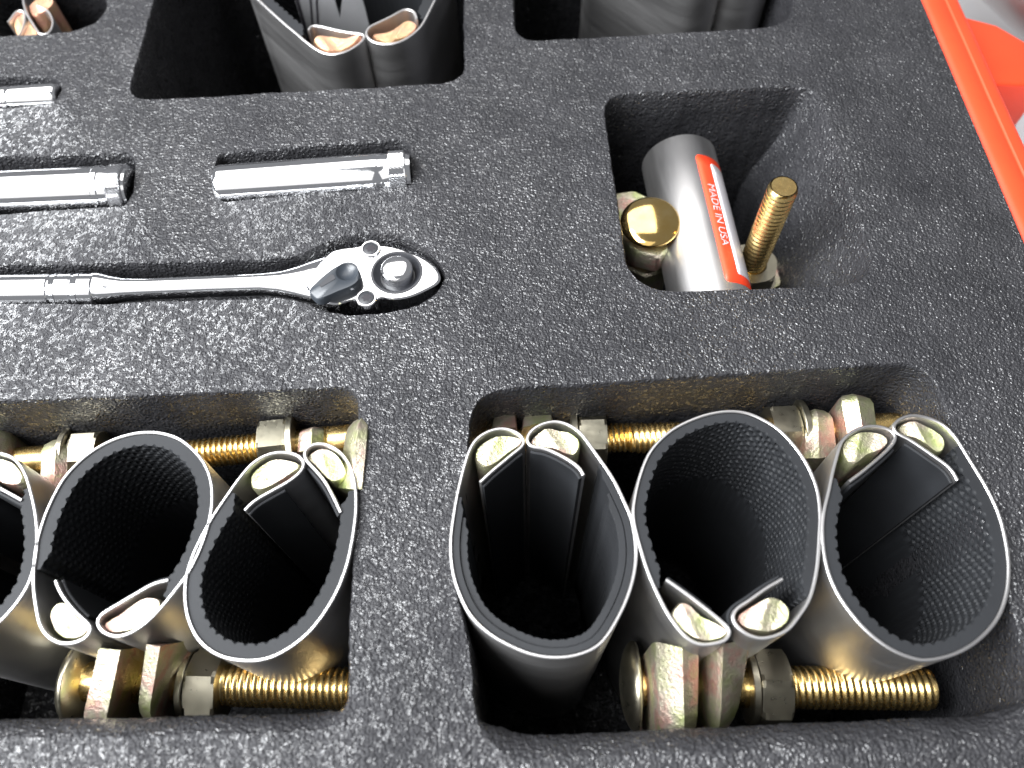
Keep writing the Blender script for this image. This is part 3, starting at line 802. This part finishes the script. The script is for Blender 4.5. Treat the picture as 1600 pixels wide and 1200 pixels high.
loops = [list(map(tuple, Tin)), list(map(tuple, hole[::-1]))]
tri = poly_tris(loops)
V = [(x, y, ZT) for x, y in loops[0]] + [(x, y, ZT) for x, y in loops[1]]
nh = len(hole); F = list(tri)
b0 = len(V); V += [(x, y, ZT - .45) for x, y in T2]
b1i = len(V); V += [(x, y, -4.0) for x, y in B2]
b2i = len(V); V += [(x, y, -5.2) for x, y in (cT + (B2 - cT) * 1.012)]
b3i = len(V); V += [(x, y, -9) for x, y in B2]
for A_, B_ in ((0, b0), (b0, b1i), (b1i, b2i), (b2i, b3i)):
    F += [(A_ + i, A_ + (i + 1) % n, B_ + (i + 1) % n, B_ + i) for i in range(n)]
F.append(tuple(range(b3i, b3i + n)))
bh = len(V); V += [(p[0], p[1], ZT - 2.6) for p in hole[::-1]]
F += [(n + i, n + (i + 1) % nh, bh + (i + 1) % nh, bh + i) for i in range(nh)]
head = sharp(mesh('head', V, F, 'chrome', rat), 28)
v, f = lathe((bc[0], bc[1], ZT - 2.4), (0, 0, 1), [(0, .5), (0, 6.0), (.6, 6.85), (2.55, 6.85), (2.55, 6.3), (1.0, 5.2), (.4, 4.6), (.4, .5)], 48)
sharp(mesh('drive_collar', v, f, 'dark_steel', rat), 30)
btn = at(620, 424, ZT)[:2]
v, f = lathe((btn[0], btn[1], ZT - 2.2), (0, 0, 1), [(0, 4.3), (3.2, 4.3), (3.7, 4.1), (4.0, 3.7), (4.25, 2.6), (4.4, 1.2), (4.45, .2)], 40)
sharp(mesh('release_button', v, f, 'chrome', rat), 40)
# lever
lev = [(482, 453), (492, 442), (505, 430), (524, 416), (540, 410.5), (555, 414), (562.5, 425), (563, 435), (552, 446), (528, 456), (500, 467), (488, 462)]
L2 = seg_resample(lev, ZT + 2.6, 4); nL = len(L2); dc = at(542, 424, ZT + 2.6)[:2]; rd = 3.0
V = [(x, y, ZT - .2) for x, y in L2] + [(x, y, ZT + 1.9) for x, y in L2]
cL = L2.mean(0)
V += [(cL[0] + (x - cL[0]) * .93, cL[1] + (y - cL[1]) * .93, ZT + 2.6) for x, y in L2]
for rr, zz in ((1.0, 2.6), (.93, 2.45), (.75, 1.9), (.45, 1.45), (.05, 1.3)):
    for x, y in L2:
        d = np.array([x, y]) - dc; d = d / np.linalg.norm(d) * rd * rr; V.append((dc[0] + d[0], dc[1] + d[1], ZT + zz))
lever = sharp(mesh('lever', V, grid_faces(8, nL, wrap_c=True) + [tuple(range(7 * nL, 8 * nL))], 'lever_grey', rat), 60)
gq = [at(500, 447, ZT + 2.7), at(520, 432, ZT + 2.7)]
gd = (gq[1] - gq[0]); gn = np.array([-gd[1], gd[0], 0]); gn = gn / np.linalg.norm(gn) * 1.0
V = [gq[0] + gn * .5, gq[0] - gn * .5, gq[1] - gn, gq[1] + gd * .12, gq[1] + gn]
V = V + [p - np.array([0, 0, .4]) for p in V]
mesh('grip_groove', V, [(0, 1, 2, 3, 4), (9, 8, 7, 6, 5)] + [(i, (i + 1) % 5, 5 + (i + 1) % 5, 5 + i) for i in range(5)], 'dark_steel', lever, smooth=False)
for sx, sy in ((579, 389), (572.5, 466)):
    c = at(sx, sy, ZT + .3)
    v, f = lathe((c[0], c[1], ZT - 1), (0, 0, 1), [(0, 2.75), (1.3, 2.75), (1.6, 2.55), (1.6, 2.2), (1.2, 2.1), (1.2, .2)], 32)
    s_ = sharp(mesh('screw_seat', v, f, 'chrome', rat), 30)
    v, f = lathe((c[0], c[1], ZT + .05), (0, 0, 1), [(0, 2.08), (.35, 2.08), (.5, 1.8), (.5, .1)], 32)
    sharp(mesh('screw_head', v, f, 'dark_steel', s_), 30)
    v, f = lathe((c[0], c[1], ZT + .45), (0, 0, 1), [(0, 1.05), (.13, 1.05)], 36, rfun=lambda i, k, r_: r_ * (1 + .22 * math.cos(6 * 2 * math.pi * k / 36)))
    mesh('screw_recess', v, f, 'print_black', s_, smooth=False)

for o in bpy.data.objects:
    if '_o' in o: del o['_o']
